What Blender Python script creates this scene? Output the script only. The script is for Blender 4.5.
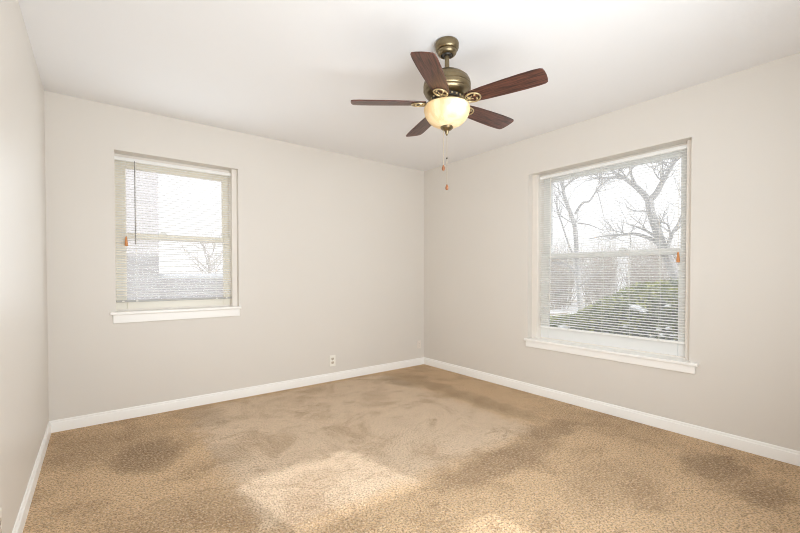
import bpy, bmesh, math, random
from mathutils import Vector, Matrix, noise

for o in list(bpy.data.objects):
    bpy.data.objects.remove(o)
scene = bpy.context.scene
C = scene.collection
PI = math.pi

# ------------------------------------------------------------------ dimensions
W, D, H = 3.595, 3.90, 2.44          # room: x 0..W, y 0..-D, z 0..H
T = 0.20                             # wall thickness

# ------------------------------------------------------------------ camera
cam = bpy.data.cameras.new('camera')
camo = bpy.data.objects.new('camera', cam)
C.objects.link(camo)
yaw, pitch, roll = 0.648226, -0.015598, -0.000759
f = Vector((math.sin(yaw)*math.cos(pitch), math.cos(yaw)*math.cos(pitch), math.sin(pitch)))
r = Vector((math.cos(yaw), -math.sin(yaw), 0))
u = r.cross(f)
r2 = math.cos(roll)*r + math.sin(roll)*u
u2 = -math.sin(roll)*r + math.cos(roll)*u
M3 = Matrix((r2, u2, -f)).transposed()
camo.matrix_world = Matrix.Translation((0.28725, -3.71465, 1.13245)) @ M3.to_4x4()
cam.sensor_width = 36
cam.lens = 390.6*36/800
cam.shift_x = 6.866/800
cam.shift_y = 14.482/800
cam.clip_start = 0.02
scene.camera = camo

# ------------------------------------------------------------------ world, sun, daylight, exposure
world = bpy.data.worlds.new('overcast_sky')
scene.world = world
world.use_nodes = True
bg = world.node_tree.nodes['Background']
bg.inputs['Color'].default_value = (0.97, 0.98, 1.0, 1)
bg.inputs['Strength'].default_value = 1.12

sd = bpy.data.lights.new('sun', 'SUN')
sd.energy = 2.6
sd.angle = 0.016
sd.color = (0.97, 0.98, 1.0)
so = bpy.data.objects.new('sun', sd)
C.objects.link(so)
so.rotation_euler = Vector((-0.20, 1.0, -0.85)).to_track_quat('-Z', 'Y').to_euler()
so.location = (3, -12, 10)

def area(name, loc, d, sx, sy, power, col=(1, 1, 1), spread=180):
    l = bpy.data.lights.new(name, 'AREA')
    l.shape = 'RECTANGLE'
    l.size, l.size_y, l.energy, l.color = sx, sy, power, col
    l.spread = math.radians(spread)
    o = bpy.data.objects.new(name, l)
    C.objects.link(o)
    o.location = loc
    o.rotation_euler = Vector(d).to_track_quat('-Z', 'Z').to_euler()
    return o
# added fill lamp inside the room, wider than the window behind the camera
area('fill_behind_camera', (1.55, -3.84, 1.20), (0.27, 1, 0.17), 1.9, 1.2, 60, (0.88, 0.945, 0.99), 158)
area('daylight_through_left_window', (0.86, -0.06, 1.45), (0, -1, 0), 0.80, 1.10, 5, (0.86, 0.945, 1.0))
area('daylight_through_right_window', (W-0.06, -2.15, 1.35), (-1, 0, 0), 1.10, 1.30, 1.5, (0.86, 0.945, 1.0))

vs = scene.view_settings
scene.display_settings.display_device = 'sRGB'
vs.view_transform = 'Standard'
vs.look = 'None'
vs.gamma = 1.0
vs.exposure = 0.28
vs.use_curve_mapping = False
scene.cycles.diffuse_bounces = 8
scene.cycles.max_bounces = 14
scene.cycles.transparent_max_bounces = 24
scene.cycles.use_denoising = True
scene.cycles.filter_width = 1.0
scene.cycles.sample_clamp_indirect = 6.0

# ------------------------------------------------------------------ material helpers
def lin(c):
    def g(v):
        v /= 255.0
        return v/12.92 if v <= 0.04045 else ((v+0.055)/1.055)**2.4
    return tuple(g(v) for v in c) + (1,)

class NT:
    def __init__(s, name):
        s.m = bpy.data.materials.new(name)
        s.m.use_nodes = True
        s.t = s.m.node_tree
        s.b = s.t.nodes['Principled BSDF']
        s.out = s.t.nodes['Material Output']
        s.pos = None
    def n(s, typ, **kw):
        nd = s.t.nodes.new(typ)
        for k, v in kw.items():
            setattr(nd, k, v)
        return nd
    def l(s, a, b):
        s.t.links.new(a, b)
    def inp(s, sock, v):
        if hasattr(v, 'is_output') or isinstance(v, bpy.types.NodeSocket):
            s.l(v, sock)
        else:
            sock.default_value = v
    def coord(s, scale=(1, 1, 1)):
        if s.pos is None:
            s.pos = s.n('ShaderNodeTexCoord').outputs['Object']
        if scale == (1, 1, 1):
            return s.pos
        mp = s.n('ShaderNodeMapping')
        mp.inputs['Scale'].default_value = scale
        s.l(s.pos, mp.inputs['Vector'])
        return mp.outputs['Vector']
    def noise(s, scale, detail=3, rough=0.5, vec=None, dist=0.0):
        nd = s.n('ShaderNodeTexNoise')
        nd.inputs['Scale'].default_value = scale
        nd.inputs['Detail'].default_value = detail
        nd.inputs['Roughness'].default_value = rough
        nd.inputs['Distortion'].default_value = dist
        s.l(vec or s.coord(), nd.inputs['Vector'])
        return nd.outputs['Fac']
    def math(s, op, a, b=0.0, c=0.0, clamp=False):
        nd = s.n('ShaderNodeMath', operation=op, use_clamp=clamp)
        for i, v in enumerate((a, b, c)):
            s.inp(nd.inputs[i], v)
        return nd.outputs[0]
    def ramp(s, v, a, b, lo=0.0, hi=1.0):
        nd = s.n('ShaderNodeMapRange', interpolation_type='SMOOTHSTEP')
        s.inp(nd.inputs[0], v)
        for i, q in enumerate((a, b, lo, hi)):
            s.inp(nd.inputs[i+1], q)
        return nd.outputs[0]
    def mix(s, fac, a, b, blend='MIX'):
        nd = s.n('ShaderNodeMix', data_type='RGBA', blend_type=blend)
        s.inp(nd.inputs[0], fac)
        s.inp(nd.inputs[6], a)
        s.inp(nd.inputs[7], b)
        return nd.outputs[2]
    def bump(s, h, strength=0.3, dist=0.01):
        nd = s.n('ShaderNodeBump')
        nd.inputs['Strength'].default_value = strength
        nd.inputs['Distance'].default_value = dist
        s.l(h, nd.inputs['Height'])
        s.l(nd.outputs[0], s.b.inputs['Normal'])
    def set(s, **kw):
        for k, v in kw.items():
            s.inp(s.b.inputs[k.replace('_', ' ')], v)
        return s

def paint(name, c, rough=0.5, var=0.03, bump=0.0, scale=40, spec=0.5):
    t = NT(name)
    c = lin(c)
    d = tuple(v*(1-var) for v in c[:3]) + (1,)
    t.set(Base_Color=t.mix(t.noise(3.0, 3), c, d), Roughness=rough)
    t.b.inputs['Specular IOR Level'].default_value = spec
    if bump:
        t.bump(t.noise(scale, 4, 0.6), bump, 0.004)
    return t.m

M = {}
M['wall'] = paint('warm_off_white_wall_paint', (224, 219, 212), 0.42, 0.02, 0.06, 120, 0.4)
M['ceiling'] = paint('white_ceiling_paint', (238, 238, 239), 0.75, 0.02, 0.10, 45, 0.2)
M['trim'] = paint('white_semi_gloss_trim', (250, 249, 246), 0.32, 0.015)
M['vinyl'] = paint('white_vinyl_sash', (232, 232, 230), 0.35, 0.02)
M['cream'] = paint('cream_painted_sash', (236, 230, 216), 0.35, 0.03)
M['slat'] = paint('white_enamel_slat', (246, 246, 244), 0.40, 0.02)
M['rail_grey'] = paint('grey_metal_bottom_rail', (176, 174, 170), 0.35, 0.03)
M['cord'] = paint('white_blind_cord', (236, 234, 228), 0.8, 0.02)
M['wand'] = paint('clear_grey_plastic_wand', (150, 148, 145), 0.25, 0.02)
M['tassel'] = paint('orange_wood_tassel', (216, 146, 88), 0.45, 0.15)
M['plate'] = paint('white_plastic_cover_plate', (243, 240, 232), 0.3, 0.01)
M['plate_painted'] = paint('painted_over_cover_plate', (236, 228, 219), 0.4, 0.01)
M['jamb'] = paint('painted_window_jamb', (234, 228, 220), 0.4, 0.02)
M['slot'] = paint('dark_receptacle_slot', (120, 108, 90), 0.6, 0.02)
M['receptacle'] = paint('almond_receptacle_face', (206, 196, 180), 0.35, 0.02)
M['screw'] = paint('steel_screw', (190, 186, 176), 0.3, 0.02)

# brushed antique brass
t = NT('antique_brass_metal')
t.set(Base_Color=t.mix(t.noise(30, 4, 0.6), lin((146, 132, 104)), lin((116, 102, 78))), Metallic=1.0,
      Roughness=t.ramp(t.noise(18, 3), 0.3, 0.7, 0.30, 0.42))
M['brass'] = t.m
t = NT('light_gold_metal')
t.set(Base_Color=t.mix(t.noise(60, 4, 0.6), lin((212, 194, 154)), lin((176, 154, 114))), Metallic=0.65, Roughness=0.34)
M['gold'] = t.m
M['dark'] = paint('dark_motor_vent', (46, 40, 32), 0.5, 0.1)
M['fob'] = paint('honey_wood_fob', (150, 96, 60), 0.35, 0.2)
t = NT('bead_chain_metal')
t.set(Base_Color=lin((196, 182, 158)), Metallic=0.6, Roughness=0.4)
M['chain'] = t.m

# walnut blade: grain runs along local x
t = NT('dark_walnut_blade')
v = t.coord((2.2, 26, 26))
g1 = t.noise(3.0, 6, 0.62, v, 0.8)
g2 = t.noise(14.0, 3, 0.5, t.coord((1.0, 30, 30)))
col = t.mix(t.ramp(g1, 0.36, 0.66), lin((46, 27, 23)), lin((108, 66, 54)))
col = t.mix(t.ramp(g2, 0.45, 0.75, 0.0, 0.6), col, lin((34, 21, 19)))
t.set(Base_Color=col, Roughness=0.33)
t.bump(g1, 0.12, 0.002)
M['walnut'] = t.m

# alabaster glass bowl
t = NT('cream_alabaster_glass')
vein = t.ramp(t.noise(9, 4, 0.6, None, 1.6), 0.42, 0.62)
colr = t.mix(vein, lin((249, 241, 220)), lin((238, 223, 190)))
dif = t.n('ShaderNodeBsdfDiffuse'); t.l(colr, dif.inputs['Color'])
trl = t.n('ShaderNodeBsdfTranslucent'); t.l(colr, trl.inputs['Color'])
gl = t.n('ShaderNodeBsdfGlossy'); gl.inputs['Roughness'].default_value = 0.15
m1 = t.n('ShaderNodeMixShader'); m1.inputs[0].default_value = 0.55
t.l(dif.outputs[0], m1.inputs[1]); t.l(trl.outputs[0], m1.inputs[2])
m2 = t.n('ShaderNodeMixShader'); m2.inputs[0].default_value = 0.05
t.l(m1.outputs[0], m2.inputs[1]); t.l(gl.outputs[0], m2.inputs[2])
t.l(m2.outputs[0], t.out.inputs['Surface'])
M['bowl'] = t.m
t = NT('lit_bulb_glass')
t.set(Base_Color=(1, 0.9, 0.75, 1))
t.b.inputs['Emission Color'].default_value = (1, 0.90, 0.74, 1)
t.b.inputs['Emission Strength'].default_value = 1.6
M['bulb'] = t.m

# window glass
t = NT('glare_veiled_window_glass')
tr = t.n('ShaderNodeBsdfTransparent')
gl = t.n('ShaderNodeBsdfGlossy'); gl.inputs['Roughness'].default_value = 0.02
du = t.n('ShaderNodeBsdfTranslucent'); du.inputs['Color'].default_value = (0.95, 0.96, 0.97, 1)
dm = t.n('ShaderNodeMixShader'); t.l(t.ramp(t.noise(6, 4), 0.3, 0.7, 0.13, 0.19), dm.inputs[0])   # translucent veil imitating glare over the view
t.l(tr.outputs[0], dm.inputs[1]); t.l(du.outputs[0], dm.inputs[2])
mx = t.n('ShaderNodeMixShader'); mx.inputs[0].default_value = 0.003
t.l(dm.outputs[0], mx.inputs[1]); t.l(gl.outputs[0], mx.inputs[2])
t.l(mx.outputs[0], t.out.inputs['Surface'])
M['glass'] = t.m

# carpet
t = NT('beige_cut_pile_carpet')
P = t.coord()
sep = t.n('ShaderNodeSeparateXYZ'); t.l(P, sep.inputs[0])
wob = t.math('MULTIPLY', t.math('SUBTRACT', t.noise(7, 5, 0.7), 0.5), 0.34)
X = t.math('ADD', sep.outputs[0], wob)
Y = t.math('ADD', sep.outputs[1], t.math('MULTIPLY', t.math('SUBTRACT', t.noise(6.5, 4, 0.6), 0.5), 0.22))
def box_mask(x0, x1, y0, y1, s):
    a = t.math('MULTIPLY', t.ramp(X, x0-s, x0+s), t.ramp(X, x1-s, x1+s, 1, 0))
    b = t.math('MULTIPLY', t.ramp(Y, y0-s, y0+s), t.ramp(Y, y1-s, y1+s, 1, 0))
    return t.math('MULTIPLY', a, b)
def spot(cx, cy, rx, ry, s=0.8):
    dx = t.math('MULTIPLY', t.math('SUBTRACT', X, cx), 1.0/rx)
    dy = t.math('MULTIPLY', t.math('SUBTRACT', Y, cy), 1.0/ry)
    d = t.math('ADD', t.math('MULTIPLY', dx, dx), t.math('MULTIPLY', dy, dy))
    return t.ramp(d, 1-s, 1+s, 1, 0)
bed = t.math('MULTIPLY', box_mask(0.86, 2.86, -2.06, -0.10, 0.07), 1.0)     # paler where the bed once stood
dark = None
for (cx, cy, rx, ry, k) in ((0.52, -0.82, 0.19, 0.27, 0.9), (0.32, -0.50, 0.32, 0.28, 0.55), (0.98, -0.40, 0.14, 0.20, 0.4),
                            (0.95, -1.12, 0.12, 0.18, 0.35), (3.18, -3.05, 0.20, 0.16, 0.8), (3.05, -3.26, 0.2, 0.12, 0.6),
                            (2.92, -2.16, 0.35, 0.10, 0.7), (2.25, -2.24, 0.5, 0.13, 0.7), (3.02, -1.2, 0.12, 0.9, 0.5), (2.95, -0.45, 0.22, 0.3, 0.5),
                            (0.62, -1.75, 0.3, 0.25, 0.4), (3.35, -2.3, 0.25, 0.4, 0.3), (2.5, -2.75, 0.35, 0.2, 0.3)):
    q = t.math('MULTIPLY', spot(cx, cy, rx, ry), k)
    dark = q if dark is None else t.math('MAXIMUM', dark, q)
mott = t.ramp(t.noise(3.2, 5, 0.62, None, 0.6), 0.46, 0.66)                   # scuffed nap
mott2 = t.ramp(t.noise(8.5, 4, 0.6, t.coord((1, 1.7, 1)), 0.8), 0.54, 0.70)
tuft = t.n('ShaderNodeTexVoronoi'); tuft.inputs['Scale'].default_value = 95
t.l(P, tuft.inputs['Vector'])
fine = t.noise(100, 3, 0.75)
fine2 = t.noise(76, 3, 0.75, t.coord((1.02, 0.97, 1)))
base = t.mix(bed, lin((228, 193, 150)), lin((240, 214, 183)))
base = t.mix(t.math('MULTIPLY', mott, 0.54), base, lin((176, 141, 101)))
base = t.mix(t.math('MULTIPLY', mott2, 0.52), base, lin((168, 133, 95)))
base = t.mix(t.math('MULTIPLY', dark, 0.85), base, lin((134, 103, 66)))
base = t.mix(t.ramp(fine, 0.43, 0.65, 0.0, 0.78), base, lin((112, 84, 56)))
base = t.mix(t.ramp(fine2, 0.46, 0.68, 0.0, 0.66), base, lin((242, 216, 184)))
t.set(Base_Color=base, Roughness=0.95)
t.b.inputs['Specular IOR Level'].default_value = 0.1
t.b.inputs['Sheen Weight'].default_value = 0.15
hh = t.math('ADD', t.math('MULTIPLY', fine2, 1.2), t.math('SUBTRACT', fine, tuft.outputs['Distance']))
t.bump(hh, 0.75, 0.012)
M['carpet'] = t.m

# outdoors
t = NT('snowy_lawn')
t.set(Base_Color=t.mix(t.ramp(t.noise(0.9, 5, 0.6), 0.50, 0.62), (0.86, 0.87, 0.9, 1), lin((150, 138, 112))), Roughness=0.9)
M['ground'] = t.m
t = NT('glare_paled_bark')
t.set(Base_Color=t.mix(t.noise(14, 4, 0.6, t.coord((1, 1, 0.3))), lin((190, 188, 186)), lin((146, 143, 140))), Roughness=0.9)  # bark colour paled to imitate glare through the window
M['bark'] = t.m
t = NT('brown_thicket_twig')
t.set(Base_Color=t.mix(t.noise(6, 3), lin((200, 194, 186)), lin((164, 154, 144))), Roughness=0.9)
M['twig'] = t.m
t = NT('evergreen_leaf')
oi = t.noise(7, 3)
t.set(Base_Color=t.mix(t.ramp(oi, 0.35, 0.65), lin((112, 128, 78)), lin((184, 188, 108))), Roughness=0.5)
M['leaf'] = t.m
t = NT('dark_hedge_wood')
t.set(Base_Color=t.mix(t.noise(12, 3), lin((62, 62, 50)), lin((84, 84, 66))), Roughness=0.9)
M['hedge_core'] = t.m
t = NT('white_snow')
t.set(Base_Color=(0.87, 0.89, 0.93, 1), Roughness=0.7)
t.bump(t.noise(25, 3), 0.3, 0.02)
M['snow'] = t.m
t = NT('pale_painted_brick')
br = t.n('ShaderNodeTexBrick')
br.inputs['Scale'].default_value = 1.0
br.inputs['Brick Width'].default_value = 0.22
br.inputs['Row Height'].default_value = 0.075
br.inputs['Mortar Size'].default_value = 0.008
br.inputs['Color1'].default_value = lin((190, 186, 185))
br.inputs['Color2'].default_value = lin((182, 178, 177))
br.inputs['Mortar'].default_value = lin((196, 193, 192))
mp = t.n('ShaderNodeMapping'); mp.inputs['Rotation'].default_value = (PI/2, 0, 0)
t.l(t.coord(), mp.inputs['Vector']); t.l(mp.outputs[0], br.inputs['Vector'])
t.set(Base_Color=br.outputs['Color'], Roughness=0.85)
M['brick'] = t.m
M['shingle'] = paint('grey_roof_shingle', (150, 148, 148), 0.9, 0.15)

# ------------------------------------------------------------------ mesh helpers
def new(): return bmesh.new()

def obj(name, bm, mat, parent=None, smooth=False, bevel=0.0, angle=35):
    me = bpy.data.meshes.new(name)
    bmesh.ops.recalc_face_normals(bm, faces=bm.faces)
    bm.to_mesh(me); bm.free()
    me.materials.append(M[mat])
    if smooth:
        for p in me.polygons: p.use_smooth = True
        me.set_sharp_from_angle(angle=math.radians(angle))
    o = bpy.data.objects.new(name, me)
    C.objects.link(o)
    if parent: o.parent = parent
    if bevel:
        b = o.modifiers.new('bevel', 'BEVEL')
        b.width = bevel; b.segments = 2; b.limit_method = 'ANGLE'
    return o

def tag(o, label=None, cat=None, group=None, kind=None):
    if label: o['label'] = label
    if cat: o['category'] = cat
    if group: o['group'] = group
    if kind: o['kind'] = kind
    return o

def empty(name, loc=(0, 0, 0)):
    o = bpy.data.objects.new(name, None)
    C.objects.link(o)
    o.location = loc
    o.empty_display_size = 0.1
    return o

def box(bm, x0, x1, y0, y1, z0, z1):
    vs_ = [bm.verts.new(p) for p in ((x0, y0, z0), (x1, y0, z0), (x1, y1, z0), (x0, y1, z0), (x0, y0, z1), (x1, y0, z1), (x1, y1, z1), (x0, y1, z1))]
    for q in ((0, 3, 2, 1), (4, 5, 6, 7), (0, 1, 5, 4), (1, 2, 6, 5), (2, 3, 7, 6), (3, 0, 4, 7)):
        bm.faces.new([vs_[i] for i in q])

def lathe(bm, prof, n=48, c=(0, 0, 0)):
    rings = []
    for (rr, z) in prof:
        if rr < 1e-5:
            rings.append([bm.verts.new((c[0], c[1], c[2]+z))])
        else:
            rings.append([bm.verts.new((c[0]+rr*math.cos(2*PI*i/n), c[1]+rr*math.sin(2*PI*i/n), c[2]+z)) for i in range(n)])
    for a, b in zip(rings, rings[1:]):
        for i in range(n):
            j = (i+1) % n
            if len(a) == 1 and len(b) == 1: continue
            if len(a) == 1: bm.faces.new((a[0], b[j], b[i]))
            elif len(b) == 1: bm.faces.new((a[i], a[j], b[0]))
            else: bm.faces.new((a[i], a[j], b[j], b[i]))

def tube(bm, pts, rad, n=8, closed=False):
    pts = [Vector(p) for p in pts]
    if not isinstance(rad, (list, tuple)): rad = [rad]*len(pts)
    N = len(pts)
    rings, nrm = [], None
    for i in range(N):
        if closed:
            tg = pts[(i+1) % N]-pts[i-1]
        else:
            tg = pts[min(i+1, N-1)]-pts[max(i-1, 0)]
        if tg.length < 1e-9: tg = Vector((0, 0, 1))
        tg.normalize()
        if nrm is None:
            nrm = tg.orthogonal().normalized()
        else:
            nrm = nrm - tg*nrm.dot(tg)
            nrm = nrm.normalized() if nrm.length > 1e-6 else tg.orthogonal().normalized()
        bn = tg.cross(nrm)
        rings.append([bm.verts.new(pts[i]+rad[i]*(math.cos(2*PI*k/n)*nrm+math.sin(2*PI*k/n)*bn)) for k in range(n)])
    pairs = list(zip(rings, rings[1:]))
    if closed: pairs.append((rings[-1], rings[0]))
    for a, b in pairs:
        for k in range(n):
            j = (k+1) % n
            bm.faces.new((a[k], a[j], b[j], b[k]))
    if not closed:
        bm.faces.new(rings[0][::-1]); bm.faces.new(rings[-1])

def extrude_profile(bm, prof, axis, a0, a1, place):
    """prof: list of (u, v); place(u, v, s) -> xyz; swept from a0 to a1."""
    A = [bm.verts.new(place(p[0], p[1], a0)) for p in prof]
    B = [bm.verts.new(place(p[0], p[1], a1)) for p in prof]
    n = len(prof)
    for i in range(n):
        j = (i+1) % n
        bm.faces.new((A[i], A[j], B[j], B[i]))
    bm.faces.new(A[::-1]); bm.faces.new(B)

def struct(name, bm, mat, label, cat, parent=None, **kw):
    o = obj(name, bm, mat, parent, **kw)
    tag(o, label, cat, None, 'structure')
    return o

# ------------------------------------------------------------------ room shell
bm = new()
bmesh.ops.create_grid(bm, x_segments=4, y_segments=4, size=0.5)
for v_ in bm.verts:
    v_.co.x = (v_.co.x+0.5)*W; v_.co.y = (v_.co.y-0.5)*D
g = bmesh.ops.extrude_face_region(bm, geom=bm.faces[:])
for e in g['geom']:
    if isinstance(e, bmesh.types.BMVert): e.co.z -= 0.12
struct('floor', bm, 'carpet', 'beige cut pile carpet with a paler rectangle and darker scuffs', 'carpet')
bm = new(); box(bm, -T, W+T, -D-T, T, H, H+0.15)
struct('ceiling', bm, 'ceiling', 'smooth white ceiling above the fan', 'ceiling')

bm = new(); box(bm, -T, W+T, -D-T, T, H+0.15, 5.6)  # unseen block added to shade the neighbouring house and low wall
struct('shade_block_upper', bm, 'brick', 'unseen upper storey block added to shade the house next door', 'wall')

bm = new(); box(bm, W+T, W+1.15, -D-T-1.4, -D-T-0.4, -0.75, 5.6)  # unseen projection added to block grazing sun at the larger window
box(bm, W, W+T, -D-T-1.4, -D-T, -0.75, 5.6)
struct('shade_block_bay', bm, 'brick', 'unseen bay added behind the camera to keep sun off the larger window', 'wall')

def wall_with_hole(name, label, along, hole, fixed0, fixed1, a0, a1):
    """along 'x' or 'y'; hole (h0,h1,z0,z1) or None."""
    bm = new()
    ra = sorted({a0, a1, *(hole[:2] if hole else ())})
    rz = sorted({0-0.12, H, *(hole[2:] if hole else ())})
    for i in range(len(ra)-1):
        for k in range(len(rz)-1):
            if hole and i == 1 and k == 1: continue
            if along == 'x': box(bm, ra[i], ra[i+1], fixed0, fixed1, rz[k], rz[k+1])
            else: box(bm, fixed0, fixed1, ra[i], ra[i+1], rz[k], rz[k+1])
    bmesh.ops.remove_doubles(bm, verts=bm.verts[:], dist=1e-5)
    seen = {}
    for fc in bm.faces[:]:
        key = tuple(sorted(v_.index for v_ in fc.verts))
    bm.verts.index_update()
    dup = {}
    for fc in bm.faces[:]:
        dup.setdefault(tuple(sorted(v_.index for v_ in fc.verts)), []).append(fc)
    kill = [x for v_ in dup.values() if len(v_) > 1 for x in v_]
    bmesh.ops.delete(bm, geom=kill, context='FACES_ONLY')
    return struct(name, bm, 'wall', label, 'wall')

W1 = (0.400, 1.323, 0.80, 2.102)     # opening of the left window, in the back wall (x, z)
W2 = (-2.790, -1.500, 0.48, 2.092)   # opening of the right window, in the right wall (y, z)
W3 = (1.18, 2.20, 0.80, 2.33)        # window behind the camera
wall_with_hole('wall_back', 'off-white wall holding the smaller window and two outlets', 'x', W1, 0, T, -T, W+T)
wall_with_hole('wall_right', 'off-white wall holding the larger window facing the trees', 'y', W2, W, W+T, -D, 0)
wall_with_hole('wall_left', 'blank off-white wall with a soft window sheen', 'y', None, -T, 0, -D, 0)
wall_with_hole('wall_front', 'off-white wall behind the camera', 'x', W3, -D-T, -D, -T, W+T)

# baseboards with a moulded top
BB = [(0, 0), (0.014, 0), (0.014, 0.058), (0.0125, 0.066), (0.0085, 0.071), (0.0085, 0.078), (0.005, 0.085), (0, 0.085)]
def baseboard(name, place, a0, a1, label):
    bm = new(); extrude_profile(bm, BB, None, a0, a1, place)
    struct(name, bm, 'trim', label, 'baseboard', smooth=True, angle=25)
baseboard('baseboard_back', lambda p, z, s: (s, -p, z), 0, W, 'white baseboard under the smaller window')
baseboard('baseboard_right', lambda p, z, s: (W-p, s, z), -D, 0, 'white baseboard under the larger window')
baseboard('baseboard_left', lambda p, z, s: (p, s, z), -D, 0, 'white moulded baseboard on the blank left wall')
baseboard('baseboard_front', lambda p, z, s: (s, -D+p, z), 0, W, 'white baseboard behind the camera')

# ------------------------------------------------------------------ windows
def rect_frame(bm, P3, a0, a1, z0, z1, wl, wr, wb, wt, d0, d1):
    """P3(a, depth, z): four mitre-less bars."""
    def bx(aa, ab, za, zb):
        p = P3(aa, d0, za); q = P3(ab, d1, zb)
        box(bm, min(p[0], q[0]), max(p[0], q[0]), min(p[1], q[1]), max(p[1], q[1]), min(p[2], q[2]), max(p[2], q[2]))
    bx(a0, a0+wl, z0, z1); bx(a1-wr, a1, z0, z1)
    bx(a0+wl, a1-wr, z0, z0+wb); bx(a0+wl, a1-wr, z1-wt, z1)

def pbox(bm, P3, a0, a1, d0, d1, z0, z1):
    p = P3(a0, d0, z0); q = P3(a1, d1, z1)
    box(bm, min(p[0], q[0]), max(p[0], q[0]), min(p[1], q[1]), max(p[1], q[1]), min(p[2], q[2]), max(p[2], q[2]))

def double_hung(name, label, P3, op, liner, gl_x, up, low, mat, stool_z, apron_z, ext, frame_d):
    """op: opening; liner (near,far) widths of the jamb liner; gl_x: glass range; up/low: glass z ranges."""
    a0, a1, z0, z1 = op
    e = empty(name, P3((a0+a1)/2, 0, stool_z))
    tag(e, label, 'window', None, 'structure')
    base = Vector(e.location)
    def Q(a, d, z):
        return tuple(Vector(P3(a, d, z))-base)
    # jamb frame
    bm = new(); rect_frame(bm, Q, a0, a1, stool_z-0.02, z1, liner[0], liner[1], 0.03, 0.02, 0.118, T)
    pbox(bm, Q, a0, a0+liner[0], frame_d, 0.118, stool_z, z1); pbox(bm, Q, a1-liner[1], a1, frame_d, 0.118, stool_z, z1)
    obj('frame', bm, 'jamb', e, bevel=0.003)
    # upper sash sits in the outer track
    s0, s1 = a0+liner[0]-0.004, a1-liner[1]+0.004
    bm = new(); rect_frame(bm, Q, s0, s1, up[0]-0.045, z1-0.02, gl_x[0]-s0, s1-gl_x[1], 0.045, z1-0.02-up[1], 0.162, 0.192)
    us = obj('upper_sash', bm, mat, e, bevel=0.004)
    bm = new(); pbox(bm, Q, gl_x[0]-0.005, gl_x[1]+0.005, 0.175, 0.179, up[0]-0.005, up[1]+0.005)
    obj('glass_pane', bm, 'glass', us)
    # lower sash in the inner track
    bm = new(); rect_frame(bm, Q, s0, s1, stool_z+0.004, low[1]+0.045, gl_x[0]-s0, s1-gl_x[1], low[0]-stool_z-0.004, 0.045, 0.126, 0.158)
    ls = obj('lower_sash', bm, mat, e, bevel=0.004)
    bm = new(); pbox(bm, Q, gl_x[0]-0.005, gl_x[1]+0.005, 0.140, 0.144, low[0]-0.005, low[1]+0.005)
    obj('glass_pane', bm, 'glass', ls)
    mid = s0 + (s1-s0)*0.38
    bm = new(); pbox(bm, Q, mid-0.03, mid+0.03, 0.118, 0.150, low[1]+0.045, low[1]+0.058)
    pbox(bm, Q, mid-0.012, mid+0.02, 0.122, 0.140, low[1]+0.058, low[1]+0.068)
    obj('sash_lock', bm, 'vinyl', ls, bevel=0.002)
    # stool (inner sill) and apron
    if ext:
        bm = new(); pbox(bm, Q, a0+0.001, a1-0.001, -0.0005, 0.126, stool_z-0.022, stool_z)
        pbox(bm, Q, a0-ext[0], a1+ext[1], -0.034, -0.0005, stool_z-0.022, stool_z)
        obj('stool', bm, 'trim', e, bevel=0.005)
        bm = new(); pbox(bm, Q, a0-ext[0]+0.018, a1+ext[1]-0.012, -0.018, -0.001, apron_z, stool_z-0.023)
        obj('apron', bm, 'trim', e, bevel=0.004)
    return e

P_back = lambda a, d, z: (a, d, z)
P_right = lambda a, d, z: (W+d, a, z)
P_front = lambda a, d, z: (a, -D-d, z)

double_hung('window_1', 'smaller cream double-hung window with white sill on the back wall', P_back, W1, (0.003, 0.045),
            (0.480, 1.222), (1.474, 2.004), (0.924, 1.432), 'cream', 0.846, 0.758, (0.037, 0.014), 0.045)
double_hung('window_2', 'larger white double-hung window looking onto bare trees and a hedge', P_right, W2, (0.044, 0.062),
            (-2.682, -1.640), (1.328, 2.016), (0.630, 1.288), 'vinyl', 0.520, 0.442, (0.056, 0.025), 0.062)

# window behind the camera: two lights, the sun comes in here
e3 = empty('window_3', (1.69, -D, 0.84))
tag(e3, 'white two-light window behind the camera', 'window', None, 'structure')
Q3 = lambda a, d, z: (a-1.69, -d, z-0.84)
bm = new()
rect_frame(bm, Q3, W3[0], W3[1], W3[2], W3[3], 0.16, 0.15, 0.10, 0.29, 0.0, 0.03)
pbox(bm, Q3, W3[0]+0.16, W3[1]-0.15, 0.0, 0.03, 1.20, 1.49)
obj('frame', bm, 'vinyl', e3)
bm = new(); pbox(bm, Q3, 1.33, 2.06, 0.012, 0.016, 0.89, 1.21); obj('glass_pane', bm, 'glass', e3)
bm = new(); pbox(bm, Q3, 1.33, 2.06, 0.012, 0.016, 1.48, 2.05); obj('glass_pane', bm, 'glass', e3)

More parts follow.
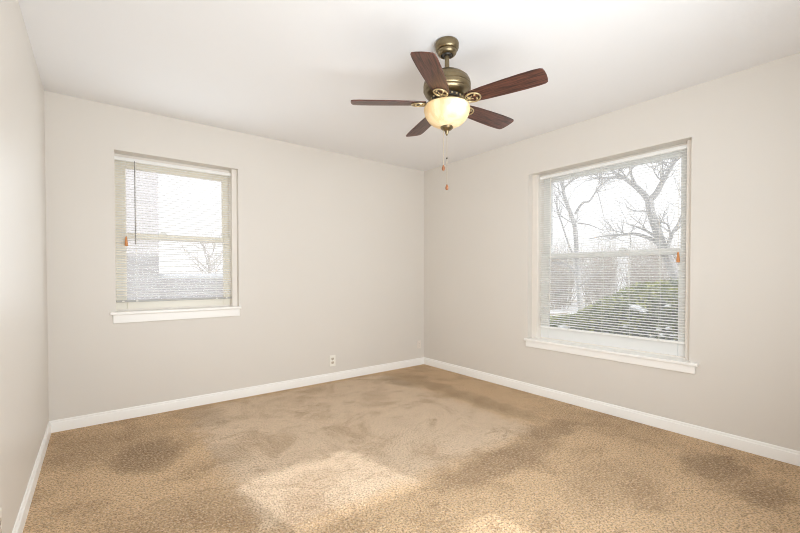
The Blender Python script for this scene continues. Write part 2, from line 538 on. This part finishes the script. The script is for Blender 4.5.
# ------------------------------------------------------------------ mini blinds
def mini_blind(label, P3, a0, a1, ztop, zbot, d, wand_a, wand_z, cord_a, cord_z, ladders, rail_mat, tilt):
    e = empty('mini_blind', P3((a0+a1)/2, d, ztop))
    tag(e, label, 'window blind')
    base = Vector(e.location)
    Q = lambda a, dd, z: tuple(Vector(P3(a, dd, z))-base)
    bm = new(); pbox(bm, Q, a0, a1, d-0.013, d+0.014, ztop-0.026, ztop)
    hr = obj('headrail', bm, 'slat', e, bevel=0.002)
    for s in (a0-0.001, a1-0.003):
        bm = new(); pbox(bm, Q, s, s+0.004, d-0.015, d+0.016, ztop-0.029, ztop+0.001)
        obj('bracket', bm, 'slat', hr)
    bm = new()
    pitch = 0.0206
    n = int((ztop-0.03-zbot-0.018)/pitch)
    ct, st = math.cos(tilt), math.sin(tilt)
    for i in range(n):
        z = ztop-0.042-i*pitch
        prof = []
        for k in range(5):
            q = -1+k*0.5
            prof.append((q*0.0125, 0.0022*(1-q*q)))
        prof = prof + [(p, h-0.0005) for p, h in reversed(prof)]
        prof = [(p*ct+h*st, -p*st+h*ct) for p, h in prof]      # room edge rises with the tilt
        extrude_profile(bm, prof, None, a0+0.003, a1-0.003, lambda p, h, s: Q(s, d+p, z+h))
    obj('slats', bm, 'slat', e)
    bm = new(); pbox(bm, Q, a0+0.002, a1-0.002, d-0.012, d+0.012, zbot, zbot+0.016)
    br_ = obj('bottom_rail', bm, rail_mat, e, bevel=0.003)
    for la in ladders:
        bm = new()
        for dd in (-0.0135, 0.0135):
            tube(bm, [Q(la, d+dd, ztop-0.026), Q(la, d+dd, zbot+0.008)], 0.0008, 5)
        obj('ladder_cord', bm, 'cord', e)
        bm = new(); pbox(bm, Q, la-0.008, la+0.008, d-0.014, d-0.0122, zbot+0.003, zbot+0.013)
        obj('cord_plug', bm, 'cord', br_)
    bm = new()
    tube(bm, [Q(wand_a, d-0.016, ztop-0.018), Q(wand_a, d-0.026, ztop-0.034), Q(wand_a, d-0.028, wand_z)], [0.002, 0.0034, 0.0036], 6)
    obj('tilt_wand', bm, 'wand' if rail_mat == 'rail_grey' else 'cord', e, smooth=True)
    bm = new()
    for q in (-0.003, 0.003):
        tube(bm, [Q(cord_a+q, d-0.016, ztop-0.022), Q(cord_a+q*0.4, d-0.022, cord_z+0.03)], 0.0010, 5)
    lc = obj('lift_cord', bm, 'cord', e)
    bm = new()
    p = Q(cord_a, d-0.022, cord_z)
    lathe(bm, [(0.0, 0.036), (0.0035, 0.036), (0.006, 0.028), (0.008, 0.010), (0.0105, -0.02), (0.0115, -0.036), (0.009, -0.040), (0, -0.040)], 14, p)
    tag(obj('tassel', bm, 'tassel', lc, smooth=True), 'orange wooden tassel')
    return e

mini_blind('white mini blind in the smaller window with grey bottom rail and wand', P_back, 0.4045, 1.276, 2.072, 0.914, 0.090,
           0.536, 1.38, 0.475, 1.405, (0.452, 0.545, 1.15, 1.235), 'rail_grey', math.radians(-16))
mini_blind('wide white mini blind hanging in the larger window before trees', P_right, -2.742, -1.570, 2.068, 0.628, 0.092,
           -1.690, 0.78, -2.697, 1.262, (-1.86, -2.155, -2.36, -2.575), 'slat', math.radians(-10))

# ------------------------------------------------------------------ ceiling fan
FX, FY = 1.866, -2.133
fan = empty('ceiling_fan', (FX, FY, H))
tag(fan, 'brass five blade ceiling fan with lit cream glass bowl', 'ceiling fan')
Zf = lambda z: z-H
def L(prof): return [(a, Zf(z)) for a, z in prof]
bm = new()
lathe(bm, L([(0.0, 2.4398), (0.055, 2.4398), (0.062, 2.436), (0.066, 2.428), (0.067, 2.418), (0.0655, 2.414), (0.0655, 2.404), (0.061, 2.393), (0.0585, 2.390), (0.0535, 2.3885), (0.0545, 2.384),
             (0.0525, 2.374), (0.045, 2.366), (0.036, 2.362), (0.034, 2.364), (0.034, 2.376), (0.0, 2.378)]))
cn = obj('canopy', bm, 'brass', fan, smooth=True, angle=50)
bm = new(); lathe(bm, L([(0.0, 2.377), (0.026, 2.374), (0.031, 2.367), (0.026, 2.360), (0.0132, 2.358), (0, 2.358)]), 24)
obj('hanger_ball', bm, 'dark', cn, smooth=True)
bm = new(); lathe(bm, L([(0.0, 2.372), (0.013, 2.372), (0.013, 2.296), (0.019, 2.294), (0.0205, 2.283), (0.026, 2.276), (0, 2.270)]), 24)
obj('downrod', bm, 'brass', fan, smooth=True)
bm = new()
lathe(bm, L([(0.0, 2.279), (0.030, 2.277), (0.052, 2.270), (0.080, 2.258), (0.104, 2.243), (0.118, 2.230), (0.1205, 2.228), (0.1205, 2.223), (0.127, 2.216), (0.131, 2.203),
             (0.132, 2.190), (0.1295, 2.188), (0.1295, 2.184), (0.132, 2.182), (0.132, 2.166), (0.129, 2.160), (0.126, 2.158), (0.126, 2.153), (0.119, 2.142),
             (0.106, 2.133), (0.094, 2.129), (0.0, 2.129)]), 64)
obj('motor_housing', bm, 'brass', fan, smooth=True, angle=50)
bm = new(); lathe(bm, L([(0.0, 2.130), (0.088, 2.130), (0.088, 2.108), (0.0, 2.108)]), 40)
fw = obj('flywheel', bm, 'dark', fan, smooth=True)
for i in range(20):
    a = 2*PI*(i+0.5)/20
    bm = new()
    lathe(bm, [(0, 0.004), (0.006, 0.003), (0.006, -0.003), (0, -0.004)], 8, (0.088*math.cos(a), 0.088*math.sin(a), Zf(2.119)))
    obj('housing_screw', bm, 'gold', fw)
bm = new()
lathe(bm, L([(0.0, 2.109), (0.060, 2.109), (0.066, 2.100), (0.100, 2.092), (0.121, 2.086), (0.124, 2.080), (0.121, 2.076), (0.117, 2.080), (0.0, 2.090)]), 48)
obj('light_fitter', bm, 'brass', fan, smooth=True, angle=50)
bm = new()
out = [(0.118, 2.0815), (0.124, 2.079), (0.1285, 2.068), (0.1285, 2.058), (0.125, 2.040), (0.117, 2.020), (0.103, 2.000), (0.083, 1.983), (0.060, 1.971), (0.030, 1.964), (0.0, 1.962)]
inn = [(max(a-0.004, 0), z+0.004) for a, z in out[::-1]]
lathe(bm, L(out+inn[:-1]+[(0.1145, 2.0815), (0.118, 2.0815)]), 64)
obj('glass_bowl', bm, 'bowl', fan, smooth=True, angle=80)
bm = new()
lathe(bm, L([(0.0, 1.970), (0.034, 1.968), (0.036, 1.963), (0.034, 1.957), (0.024, 1.948), (0.014, 1.943), (0.010, 1.938), (0.011, 1.932), (0.007, 1.925), (0.004, 1.918), (0, 1.915)]), 28)
obj('finial', bm, 'brass', fan, smooth=True, angle=60)
rv = Vector((math.cos(yaw), -math.sin(yaw), 0))      # camera's right; the bulb is offset this way for the bowl's hot spot
bp = rv*0.030 - f*0.045 + Vector((0, 0, Zf(2.046)))
bm = new()
lathe(bm, [(0, 0.032), (0.012, 0.030), (0.014, 0.016), (0.022, 0.004), (0.025, -0.010), (0.020, -0.024), (0.010, -0.031), (0, -0.032)], 20, bp)
obj('light_bulb', bm, 'bulb', fan, smooth=True)
pl = bpy.data.lights.new('fan_bulb_light', 'POINT')
pl.energy = 1.9; pl.color = (1.0, 0.90, 0.76); pl.shadow_soft_size = 0.018
plo = bpy.data.objects.new('fan_bulb_light', pl)
C.objects.link(plo); plo.location = Vector((FX, FY, H)) + rv*0.058 + Vector((0, 0, Zf(2.040))) - f*0.092

def blade_mesh():
    bm = new()
    up = [(0.118, 0.028), (0.124, 0.038), (0.15, 0.0455), (0.22, 0.0530), (0.34, 0.0590), (0.42, 0.0615), (0.49, 0.0610), (0.522, 0.0575), (0.533, 0.050), (0.538, 0.030), (0.540, 0.0)]
    outl = up + [(x, -y) for x, y in up[::-1][1:]]
    top = [bm.verts.new((x, y, 0.003)) for x, y in outl]
    bot = [bm.verts.new((x, y, -0.003)) for x, y in outl]
    bm.faces.new(top); bm.faces.new(bot[::-1])
    n = len(outl)
    for i in range(n):
        j = (i+1) % n
        bm.faces.new((top[i], bot[i], bot[j], top[j]))
    return bm

def iron_mesh():
    bm = new()
    zz = -0.008
    # arm from the flywheel out to the scroll
    for s in (-1, 1):
        tube(bm, [(0.070, s*0.012, 0.018), (0.085, s*0.014, 0.014), (0.100, s*0.012, 0.000), (0.110, s*0.010, zz), (0.120, s*0.014, zz)], [0.006, 0.0065, 0.006, 0.0055, 0.005], 8)
    ring = [(0.157+0.042*math.cos(a), 0.037*math.sin(a), zz) for a in [2*PI*k/28 for k in range(28)]]
    tube(bm, ring, 0.0046, 8, True)
    # inner scroll: two curls meeting in a point
    for s in (-1, 1):
        pts = []
        for k in range(15):
            a = PI*0.5 + k*0.30
            rr = 0.020*(1-k*0.045)
            pts.append((0.148+rr*math.cos(a)*1.1, s*(0.016+rr*math.sin(a)*0.7), zz+0.0005))
        tube(bm, pts, 0.0030, 6)
    tube(bm, [(0.117, 0, zz), (0.132, 0, zz), (0.148, 0, zz)], [0.006, 0.0045, 0.003], 8)
    for (x, y) in ((0.137, 0.0), (0.174, 0.018), (0.174, -0.018)):
        lathe(bm, [(0, 0.006), (0.006, 0.005), (0.006, -0.002), (0.004, -0.005), (0, -0.006)], 10, (x, y, zz))
    return bm

b0 = obj('blade', blade_mesh(), 'walnut', fan, bevel=0.0015)
i0 = obj('blade_iron', iron_mesh(), 'gold', b0, smooth=True, angle=60)
tag(i0, 'gold scrolled blade iron')
for k in range(5):
    if k == 0: b, i = b0, i0
    else:
        b = b0.copy(); C.objects.link(b); b.parent = fan
        i = i0.copy(); C.objects.link(i); i.parent = b
    b.location = (0, 0, Zf(2.0965))
    b.rotation_euler = (math.radians(-12), 0, math.radians((-1.2, 71.0, 144.5, 213.4, 287.1)[k]))

for (off, z0, zb, lab) in ((-0.0195, 1.955, 1.7205, None), (0.0005, 1.915, 1.612, None)):
    p = rv*off
    bm = new()
    tube(bm, [(p.x, p.y, Zf(z0)), (p.x, p.y, Zf(zb+0.028))], 0.0016, 6)
    ch = obj('pull_chain', bm, 'chain', fan, smooth=True)
    if off > 0:
        bm = new(); lathe(bm, [(0, 0.006), (0.004, 0.003), (0.004, -0.003), (0, -0.006)], 10, (p.x, p.y, Zf(1.790)))
        obj('chain_connector', bm, 'dark', ch, smooth=True)
    bm = new()
    lathe(bm, [(0, 0.032), (0.004, 0.030), (0.0045, 0.026), (0.008, 0.018), (0.0095, 0.010), (0.0075, 0.003), (0.004, 0.0), (0, 0.0)], 14, (p.x, p.y, Zf(zb)))
    tag(obj('fob', bm, 'fob', ch, smooth=True), 'honey coloured wooden fob')

# ------------------------------------------------------------------ wall outlets
def wall_outlet(label, place, mat):
    e = empty('wall_outlet', place(0, 0, 0))
    tag(e, label, 'outlet')
    base = Vector(e.location)
    Q = lambda a, d, z: tuple(Vector(place(a, d, z))-base)
    def pb(bm, a0, a1, d0, d1, z0, z1):
        p, q = Q(a0, d0, z0), Q(a1, d1, z1)
        box(bm, *[v_ for i in range(3) for v_ in (min(p[i], q[i]), max(p[i], q[i]))])
    bm = new(); pb(bm, -0.036, 0.036, 0, 0.006, -0.059, 0.059)
    obj('cover_plate', bm, mat, e, bevel=0.0025)
    for s in (-1, 1):
        bm = new()
        prof = [(0.0165*math.cos(a), max(-0.0125, min(0.0125, 0.0165*math.sin(a)))) for a in [2*PI*k/24 for k in range(24)]]
        extrude_profile(bm, prof, None, 0.0055, 0.0078, lambda p, h, d: Q(p, d, s*0.0205+h))
        rc = obj('receptacle', bm, 'receptacle' if mat == 'plate' else mat, e)
        bm = new()
        pb(bm, -0.0075, -0.0050, 0.0074, 0.0081, s*0.0205-0.002, s*0.0205+0.007)
        pb(bm, 0.0050, 0.0075, 0.0074, 0.0081, s*0.0205-0.001, s*0.0205+0.006)
        pb(bm, -0.0025, 0.0025, 0.0074, 0.0081, s*0.0205-0.0095, s*0.0205-0.005)
        obj('slot', bm, 'slot', rc)
    bm = new()
    prof = [(0.0032*math.cos(2*PI*k/10), 0.0032*math.sin(2*PI*k/10)) for k in range(10)]
    extrude_profile(bm, prof, None, 0.0055, 0.0072, lambda p, h, d: Q(p, d, h))
    obj('screw', bm, 'screw', e)
wall_outlet('white duplex outlet low on the back wall right of the window', lambda a, d, z: (2.284+a, -d, 0.216+z), 'plate')
wall_outlet('painted-over outlet low beside the corner of the two window walls', lambda a, d, z: (3.505+a*0.8, -d, 0.256+z*0.85), 'plate_painted')
wall_outlet('white outlet plate low on the blank left wall near the picture edge', lambda a, d, z: (d, -1.797+a, 0.243+z), 'plate')

# ------------------------------------------------------------------ outdoors
GZ = -0.60
bm = new()
bmesh.ops.create_grid(bm, x_segments=60, y_segments=60, size=45)
for v_ in bm.verts:
    v_.co.z = GZ + 0.06*noise.noise(v_.co*0.3) - 0.03
o = obj('ground', bm, 'ground', smooth=True)
bpy_sub = o.modifiers.new('thickness', 'SOLIDIFY'); bpy_sub.thickness = 0.3; bpy_sub.offset = -1
tag(o, 'snow covered lawn outside the windows', 'ground', None, 'structure')

random.seed(4)
def grow(bm, p, d, length, rad, depth):
    if depth == 0 or rad < 0.002: return
    pts, rads = [Vector(p)], [rad]
    q, dd = Vector(p), Vector(d).normalized()
    n = 4
    for i in range(n):
        dd = (dd + Vector((random.uniform(-1, 1), random.uniform(-1, 1), random.uniform(-0.7, 0.9)))*0.24).normalized()
        q = q + dd*length/n
        pts.append(q.copy()); rads.append(rad*(1-0.65*(i+1)/n))
    tube(bm, pts, rads, 5 if rad > 0.012 else 4)
    for i in range(1, n+1):
        for _ in range(1 if i < n else 2):
            if random.random() < 0.85:
                side = Vector((random.uniform(-1, 1), random.uniform(-1, 1), random.uniform(-0.5, 1)))
                grow(bm, pts[i], (dd+side*0.9), length*random.uniform(0.45, 0.75), rads[i]*0.8, depth-1)

def limb(bm, x, pts, r0, r1, jitter, twigs, depth, tl):
    P_ = []
    px = x
    for i, (y, z) in enumerate(pts):
        P_.append(Vector((px, y, z)))
        px += random.uniform(-jitter, jitter)
    # smooth subdivision
    S_ = []
    for i in range(len(P_)-1):
        for k in range(4):
            tt = k/4
            a, b, c, d = P_[max(i-1, 0)], P_[i], P_[i+1], P_[min(i+2, len(P_)-1)]
            S_.append(0.5*((2*b)+(c-a)*tt+(2*a-5*b+4*c-d)*tt*tt+(3*b-a-3*c+d)*tt**3))
    S_.append(P_[-1])
    n = len(S_)
    R_ = [r0+(r1-r0)*i/(n-1) for i in range(n)]
    tube(bm, S_, R_, 9)
    for _ in range(int(twigs*1.7)):
        i = random.randrange(n//3, n)
        tg = (S_[min(i+1, n-1)]-S_[max(i-1, 0)]).normalized()
        side = Vector((random.uniform(-1, 1), random.uniform(-1, 1), random.uniform(-0.4, 1)))
        grow(bm, S_[i], tg*0.6+side, tl*random.uniform(0.6, 1.2), min(R_[i]*0.5, 0.018), depth)

def tree(x, y, trunk, limbs, label):
    e = empty('bare_tree', (0, 0, 0))
    e.location = (x, y, GZ)
    tag(e, label, 'tree', 'bare trees outside the larger window')
    inv = Matrix.Translation((-x, -y, -GZ))
    bm = new(); limb(bm, x, *trunk)
    bmesh.ops.transform(bm, matrix=inv, verts=bm.verts)
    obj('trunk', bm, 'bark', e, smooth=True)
    for l in limbs:
        bm = new(); limb(bm, x, *l)
        bmesh.ops.transform(bm, matrix=inv, verts=bm.verts)
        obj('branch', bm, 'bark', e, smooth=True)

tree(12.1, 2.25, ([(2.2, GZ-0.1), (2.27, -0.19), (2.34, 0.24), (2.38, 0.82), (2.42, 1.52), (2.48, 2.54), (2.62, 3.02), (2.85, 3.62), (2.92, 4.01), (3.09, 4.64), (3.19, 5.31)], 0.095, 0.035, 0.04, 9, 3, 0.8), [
    ([(2.55, 3.01), (2.33, 3.32), (2.09, 3.33), (1.89, 3.64), (1.77, 3.82), (1.47, 3.94)], 0.04, 0.012, 0.1, 8, 3, 0.6),
    ([(2.45, 2.72), (2.06, 2.62), (1.62, 2.4)], 0.025, 0.008, 0.1, 3, 2, 0.5),
    ([(2.45, 1.52), (2.74, 2.0), (2.97, 2.78), (3.18, 3.28), (3.25, 3.71)], 0.035, 0.014, 0.1, 8, 3, 0.6),
    ([(2.38, 0.82), (2.48, 1.06), (2.73, 1.38), (3.12, 1.53), (3.56, 1.49)], 0.05, 0.015, 0.1, 5, 3, 0.6),
    ([(2.35, 0.76), (2.19, 0.91), (1.9, 1.12), (1.64, 1.39)], 0.03, 0.01, 0.1, 3, 2, 0.5),
    ([(1.89, 3.64), (1.83, 3.45), (1.74, 3.03), (1.59, 2.4)], 0.016, 0.006, 0.03, 2, 2, 0.4),
    ([(2.88, 3.91), (2.56, 4.12), (2.1, 4.21)], 0.03, 0.01, 0.1, 6, 3, 0.6)],
    'slim bare tree leaning in the left half of the larger window')
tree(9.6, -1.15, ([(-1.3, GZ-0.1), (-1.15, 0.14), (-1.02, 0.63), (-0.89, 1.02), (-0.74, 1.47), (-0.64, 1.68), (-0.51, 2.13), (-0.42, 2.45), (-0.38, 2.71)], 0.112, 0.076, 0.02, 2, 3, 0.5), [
    ([(-0.38, 2.71), (-0.17, 2.99), (0.08, 3.24), (0.25, 3.39), (0.53, 3.63)], 0.065, 0.02, 0.1, 7, 3, 0.7),
    ([(-0.11, 3.08), (-0.02, 3.35), (0.04, 3.65)], 0.035, 0.015, 0.1, 4, 3, 0.5),
    ([(-0.38, 2.71), (-0.49, 2.82), (-0.6, 3.07), (-0.74, 3.33), (-0.89, 3.63)], 0.07, 0.03, 0.08, 8, 3, 0.7),
    ([(-0.68, 1.68), (-0.42, 1.88), (-0.14, 2.01), (0.11, 2.01), (0.47, 2.02), (0.88, 1.98)], 0.05, 0.01, 0.06, 5, 3, 0.5),
    ([(-0.61, 1.83), (-0.44, 1.99), (-0.25, 2.11), (0.03, 2.25)], 0.035, 0.012, 0.1, 4, 2, 0.5),
    ([(-0.72, 1.64), (-0.75, 1.84), (-0.82, 2.0), (-0.9, 2.19), (-1.0, 2.52)], 0.045, 0.02, 0.1, 6, 3, 0.6),
    ([(-0.42, 2.41), (-0.3, 2.49), (-0.05, 2.54), (0.11, 2.65)], 0.02, 0.008, 0.08, 3, 2, 0.5),
    ([(-0.78, 1.92), (-0.71, 2.15), (-0.59, 2.22)], 0.022, 0.01, 0.08, 3, 2, 0.4)],
    'thick forked bare tree rising behind the hedge in the larger window')

# distant bare shrubs making the grey thicket behind the lawn
def shrub_mesh():
    bm = new()
    for k in range(30):
        a = random.uniform(0, 2*PI)
        q = Vector((math.cos(a)*random.uniform(0, 0.7), math.sin(a)*random.uniform(0, 0.7), -0.05))
        grow(bm, q, Vector((math.cos(a)*0.16, math.sin(a)*0.16, 1)), random.uniform(1.2, 1.9), 0.03, 3)
    for v_ in bm.verts:                                  # keep each bush a compact clump
        rr = math.hypot(v_.co.x, v_.co.y)
        if rr > 0.95:
            k = (0.95+0.12*math.tanh((rr-0.95)*2))/rr
            v_.co.x *= k; v_.co.y *= k
        if v_.co.z > 2.6: v_.co.z = 2.6+0.2*math.tanh(v_.co.z-2.6)
    return bm
s0 = obj('bare_shrub', shrub_mesh(), 'twig')
spots = [(19.5+row*2.35, 0.6+(row % 2)*1.1+i*2.3, random.uniform(0.95, 1.15)) for row in range(3) for i in range(5)]
for k, (x, y, s) in enumerate(spots):
    o = s0 if k == 0 else s0.copy()
    if k: C.objects.link(o)
    o.location = (x, y, GZ); o.scale = (1.0, 1.0, s*1.25); o.rotation_euler = (0, 0, k*1.7)
    tag(o, 'greyish bare shrub in the distant thicket beyond the snowy lawn', 'shrub', 'bare shrubs of the distant thicket')

# evergreen hedge under the larger window
random.seed(11)
TOP = [(-4.2, 1.02), (-2.9, 1.05), (-2.36, 1.05), (-2.14, 1.03), (-1.95, 1.00), (-1.80, 0.965), (-1.66, 0.88), (-1.52, 0.80), (-1.40, 0.73), (-1.22, 0.61), (-1.03, 0.56), (-0.6, 0.50), (-0.2, 0.42), (0.3, 0.30)]
def hedge_top(y):
    for (a, za), (b, zb) in zip(TOP, TOP[1:]):
        if a <= y <= b: return za+(zb-za)*(y-a)/(b-a)
    return TOP[0][1] if y < TOP[0][0] else TOP[-1][1]
hx0, hx1, hy0, hy1 = 4.62, 6.0, -4.1, 0.25
hedge = empty('evergreen_hedge', (5.3, -2, GZ))
tag(hedge, 'dark green evergreen hedge outside the larger window flecked with snow', 'hedge')
hb = Vector(hedge.location)
def hpt(s, w):
    """s along y, w 0..1 over the cross-section front->top->back"""
    y = hy0+(hy1-hy0)*s
    top = hedge_top(y)
    cx = (hx0+hx1)/2; rx = (hx1-hx0)/2
    a = PI*(1-w)
    ca, sa = math.cos(a), max(math.sin(a), 0)
    x = cx + rx*math.copysign(abs(ca)**0.55, ca)
    z = GZ + (top-GZ)*sa**0.40
    return Vector((x, y, z))
bm = new()
NS, NW = 36, 20
grid = []
for i in range(NS+1):
    row = []
    for k in range(NW+1):
        p = hpt(i/NS, k/NW)
        c = Vector(((hx0+hx1)/2, p.y, GZ))
        p = c + (p-c)*0.93 + Vector((noise.noise(p*3.1), noise.noise(p*3.1+Vector((5, 0, 0))), noise.noise(p*3.1+Vector((0, 7, 0)))))*0.05
        row.append(bm.verts.new(p-hb))
    grid.append(row)
for i in range(NS):
    for k in range(NW):
        bm.faces.new((grid[i][k], grid[i+1][k], grid[i+1][k+1], grid[i][k+1]))
bm.faces.new([v_ for v_ in grid[0]]); bm.faces.new([v_ for v_ in grid[-1][::-1]])
obj('branch_mass', bm, 'hedge_core', hedge, smooth=True)
bm = new()
for _ in range(15000):
    s, w = random.random(), random.random()**0.9*0.75
    p = hpt(s, w)
    c = Vector(((hx0+hx1)/2, p.y, GZ+0.5))
    out_ = (p-c).normalized()
    p = c + (p-c)*random.uniform(0.93, 1.03)
    d = (out_*0.7 + Vector((random.uniform(-1, 1), random.uniform(-1, 1), random.uniform(-0.5, 1)))).normalized()
    sdv = d.cross(Vector((random.uniform(-1, 1), random.uniform(-1, 1), random.uniform(-1, 1))))
    if sdv.length < 1e-3: continue
    sdv.normalize()
    l_, w_ = random.uniform(0.035, 0.06), random.uniform(0.012, 0.019)
    q = p-hb
    nrm = d.cross(sdv)*0.006
    a, b, c_, e_ = (bm.verts.new(q), bm.verts.new(q+d*l_*0.5+sdv*w_+nrm), bm.verts.new(q+d*l_), bm.verts.new(q+d*l_*0.5-sdv*w_+nrm))
    bm.faces.new((a, b, c_)); bm.faces.new((a, c_, e_))
lf = obj('foliage', bm, 'leaf', hedge)
lf['kind'] = 'stuff'
bm = new()
def clump(y, z, sx, sz, x=None):
    if x is None:
        # find the front surface at height z
        best = min((abs(hpt((y-hy0)/(hy1-hy0), k/200).z-z), k) for k in range(100))
        x = hpt((y-hy0)/(hy1-hy0), best[1]/200).x
    g_ = bmesh.ops.create_icosphere(bm, subdivisions=3, radius=1.0)
    for v_ in g_['verts']:
        n_ = 1+0.35*noise.noise(v_.co*2.0+Vector((y*9, z*7, 0)))
        v_.co = Vector((v_.co.x*0.07*n_+x-0.02, v_.co.y*sx*n_+y, v_.co.z*sz*n_+z))-hb
clump(-2.02, 0.79, 0.065, 0.028); clump(-2.10, 0.765, 0.035, 0.018); clump(-1.22, 0.50, 0.07, 0.03)
for (y, z) in ((-2.28, 0.55), (-2.20, 0.52), (-2.33, 0.62), (-2.36, 0.50), (-2.12, 0.50), (-2.25, 0.60), (-1.95, 0.60), (-2.3, 0.83), (-2.38, 0.56), (-1.75, 0.5), (-1.6, 0.45)):
    clump(y, z, random.uniform(0.008, 0.026), random.uniform(0.007, 0.016))
tag(obj('snow_patch', bm, 'snow', hedge, smooth=True), 'clumps of white snow caught in the hedge', None, None, 'stuff')

# pale brick house and low wall outside the smaller window
house = empty('neighbouring_house', (-2.4, 7.5, GZ))
tag(house, 'pale brick house close outside the smaller window', 'house')
hb = Vector(house.location)
def hbox(name, x0, x1, y0, y1, z0, z1, mat, par=house, **kw):
    bm = new(); box(bm, x0-hb.x, x1-hb.x, y0-hb.y, y1-hb.y, z0-hb.z, z1-hb.z)
    return obj(name, bm, mat, par, **kw)
hbox('brick_wall', -4.0, 1.24, 5.0, 10.0, GZ-0.1, 4.2, 'brick')
bm = new()
prof = [(4.5, 4.2), (10.5, 4.2), (10.5, 4.35), (7.5, 6.2), (4.5, 4.35)]
extrude_profile(bm, prof, None, -4.3, 1.5, lambda p, h, s: (s-hb.x, p-hb.y, h-hb.z))
obj('roof', bm, 'shingle', house)
gw = empty('garden_wall', (3.6, 5.2, GZ))
tag(gw, 'low pale brick wall topped with snow beyond the smaller window', 'wall')
bm = new(); box(bm, -2.35, 2.6, -0.12, 0.12, -0.1, 1.70); obj('brickwork', bm, 'brick', gw)
bm = new()
bmesh.ops.create_grid(bm, x_segments=40, y_segments=4, size=1)
for v_ in bm.verts:
    v_.co = Vector((0.125+v_.co.x*2.475, v_.co.y*0.15, 1.70+0.07*(1-v_.co.y**2)+0.03*noise.noise(Vector((v_.co.x*6, v_.co.y, 0)))))
sn = obj('snow_cap', bm, 'snow', gw, smooth=True)
sn.modifiers.new('thickness', 'SOLIDIFY').thickness = 0.04
tag(sn, 'rounded white snow cap')
# faint small bare tree beyond the low wall
random.seed(21)
e = empty('bare_sapling', (3.1, 9.5, GZ))
tag(e, 'faint small bare tree beyond the low wall outside the smaller window', 'tree')
bm = new(); tube(bm, [(0, 0, -0.1), (0.03, 0, 1.2), (-0.02, 0.03, 2.4)], [0.07, 0.05, 0.03], 8)
obj('trunk', bm, 'twig', e, smooth=True)
bm = new()
for k in range(14):
    a = random.uniform(0, 2*PI)
    grow(bm, Vector((0, 0, 1.3+k*0.08)), Vector((math.cos(a), math.sin(a), 0.8)), 0.9, 0.018, 3)
obj('branch', bm, 'twig', e)
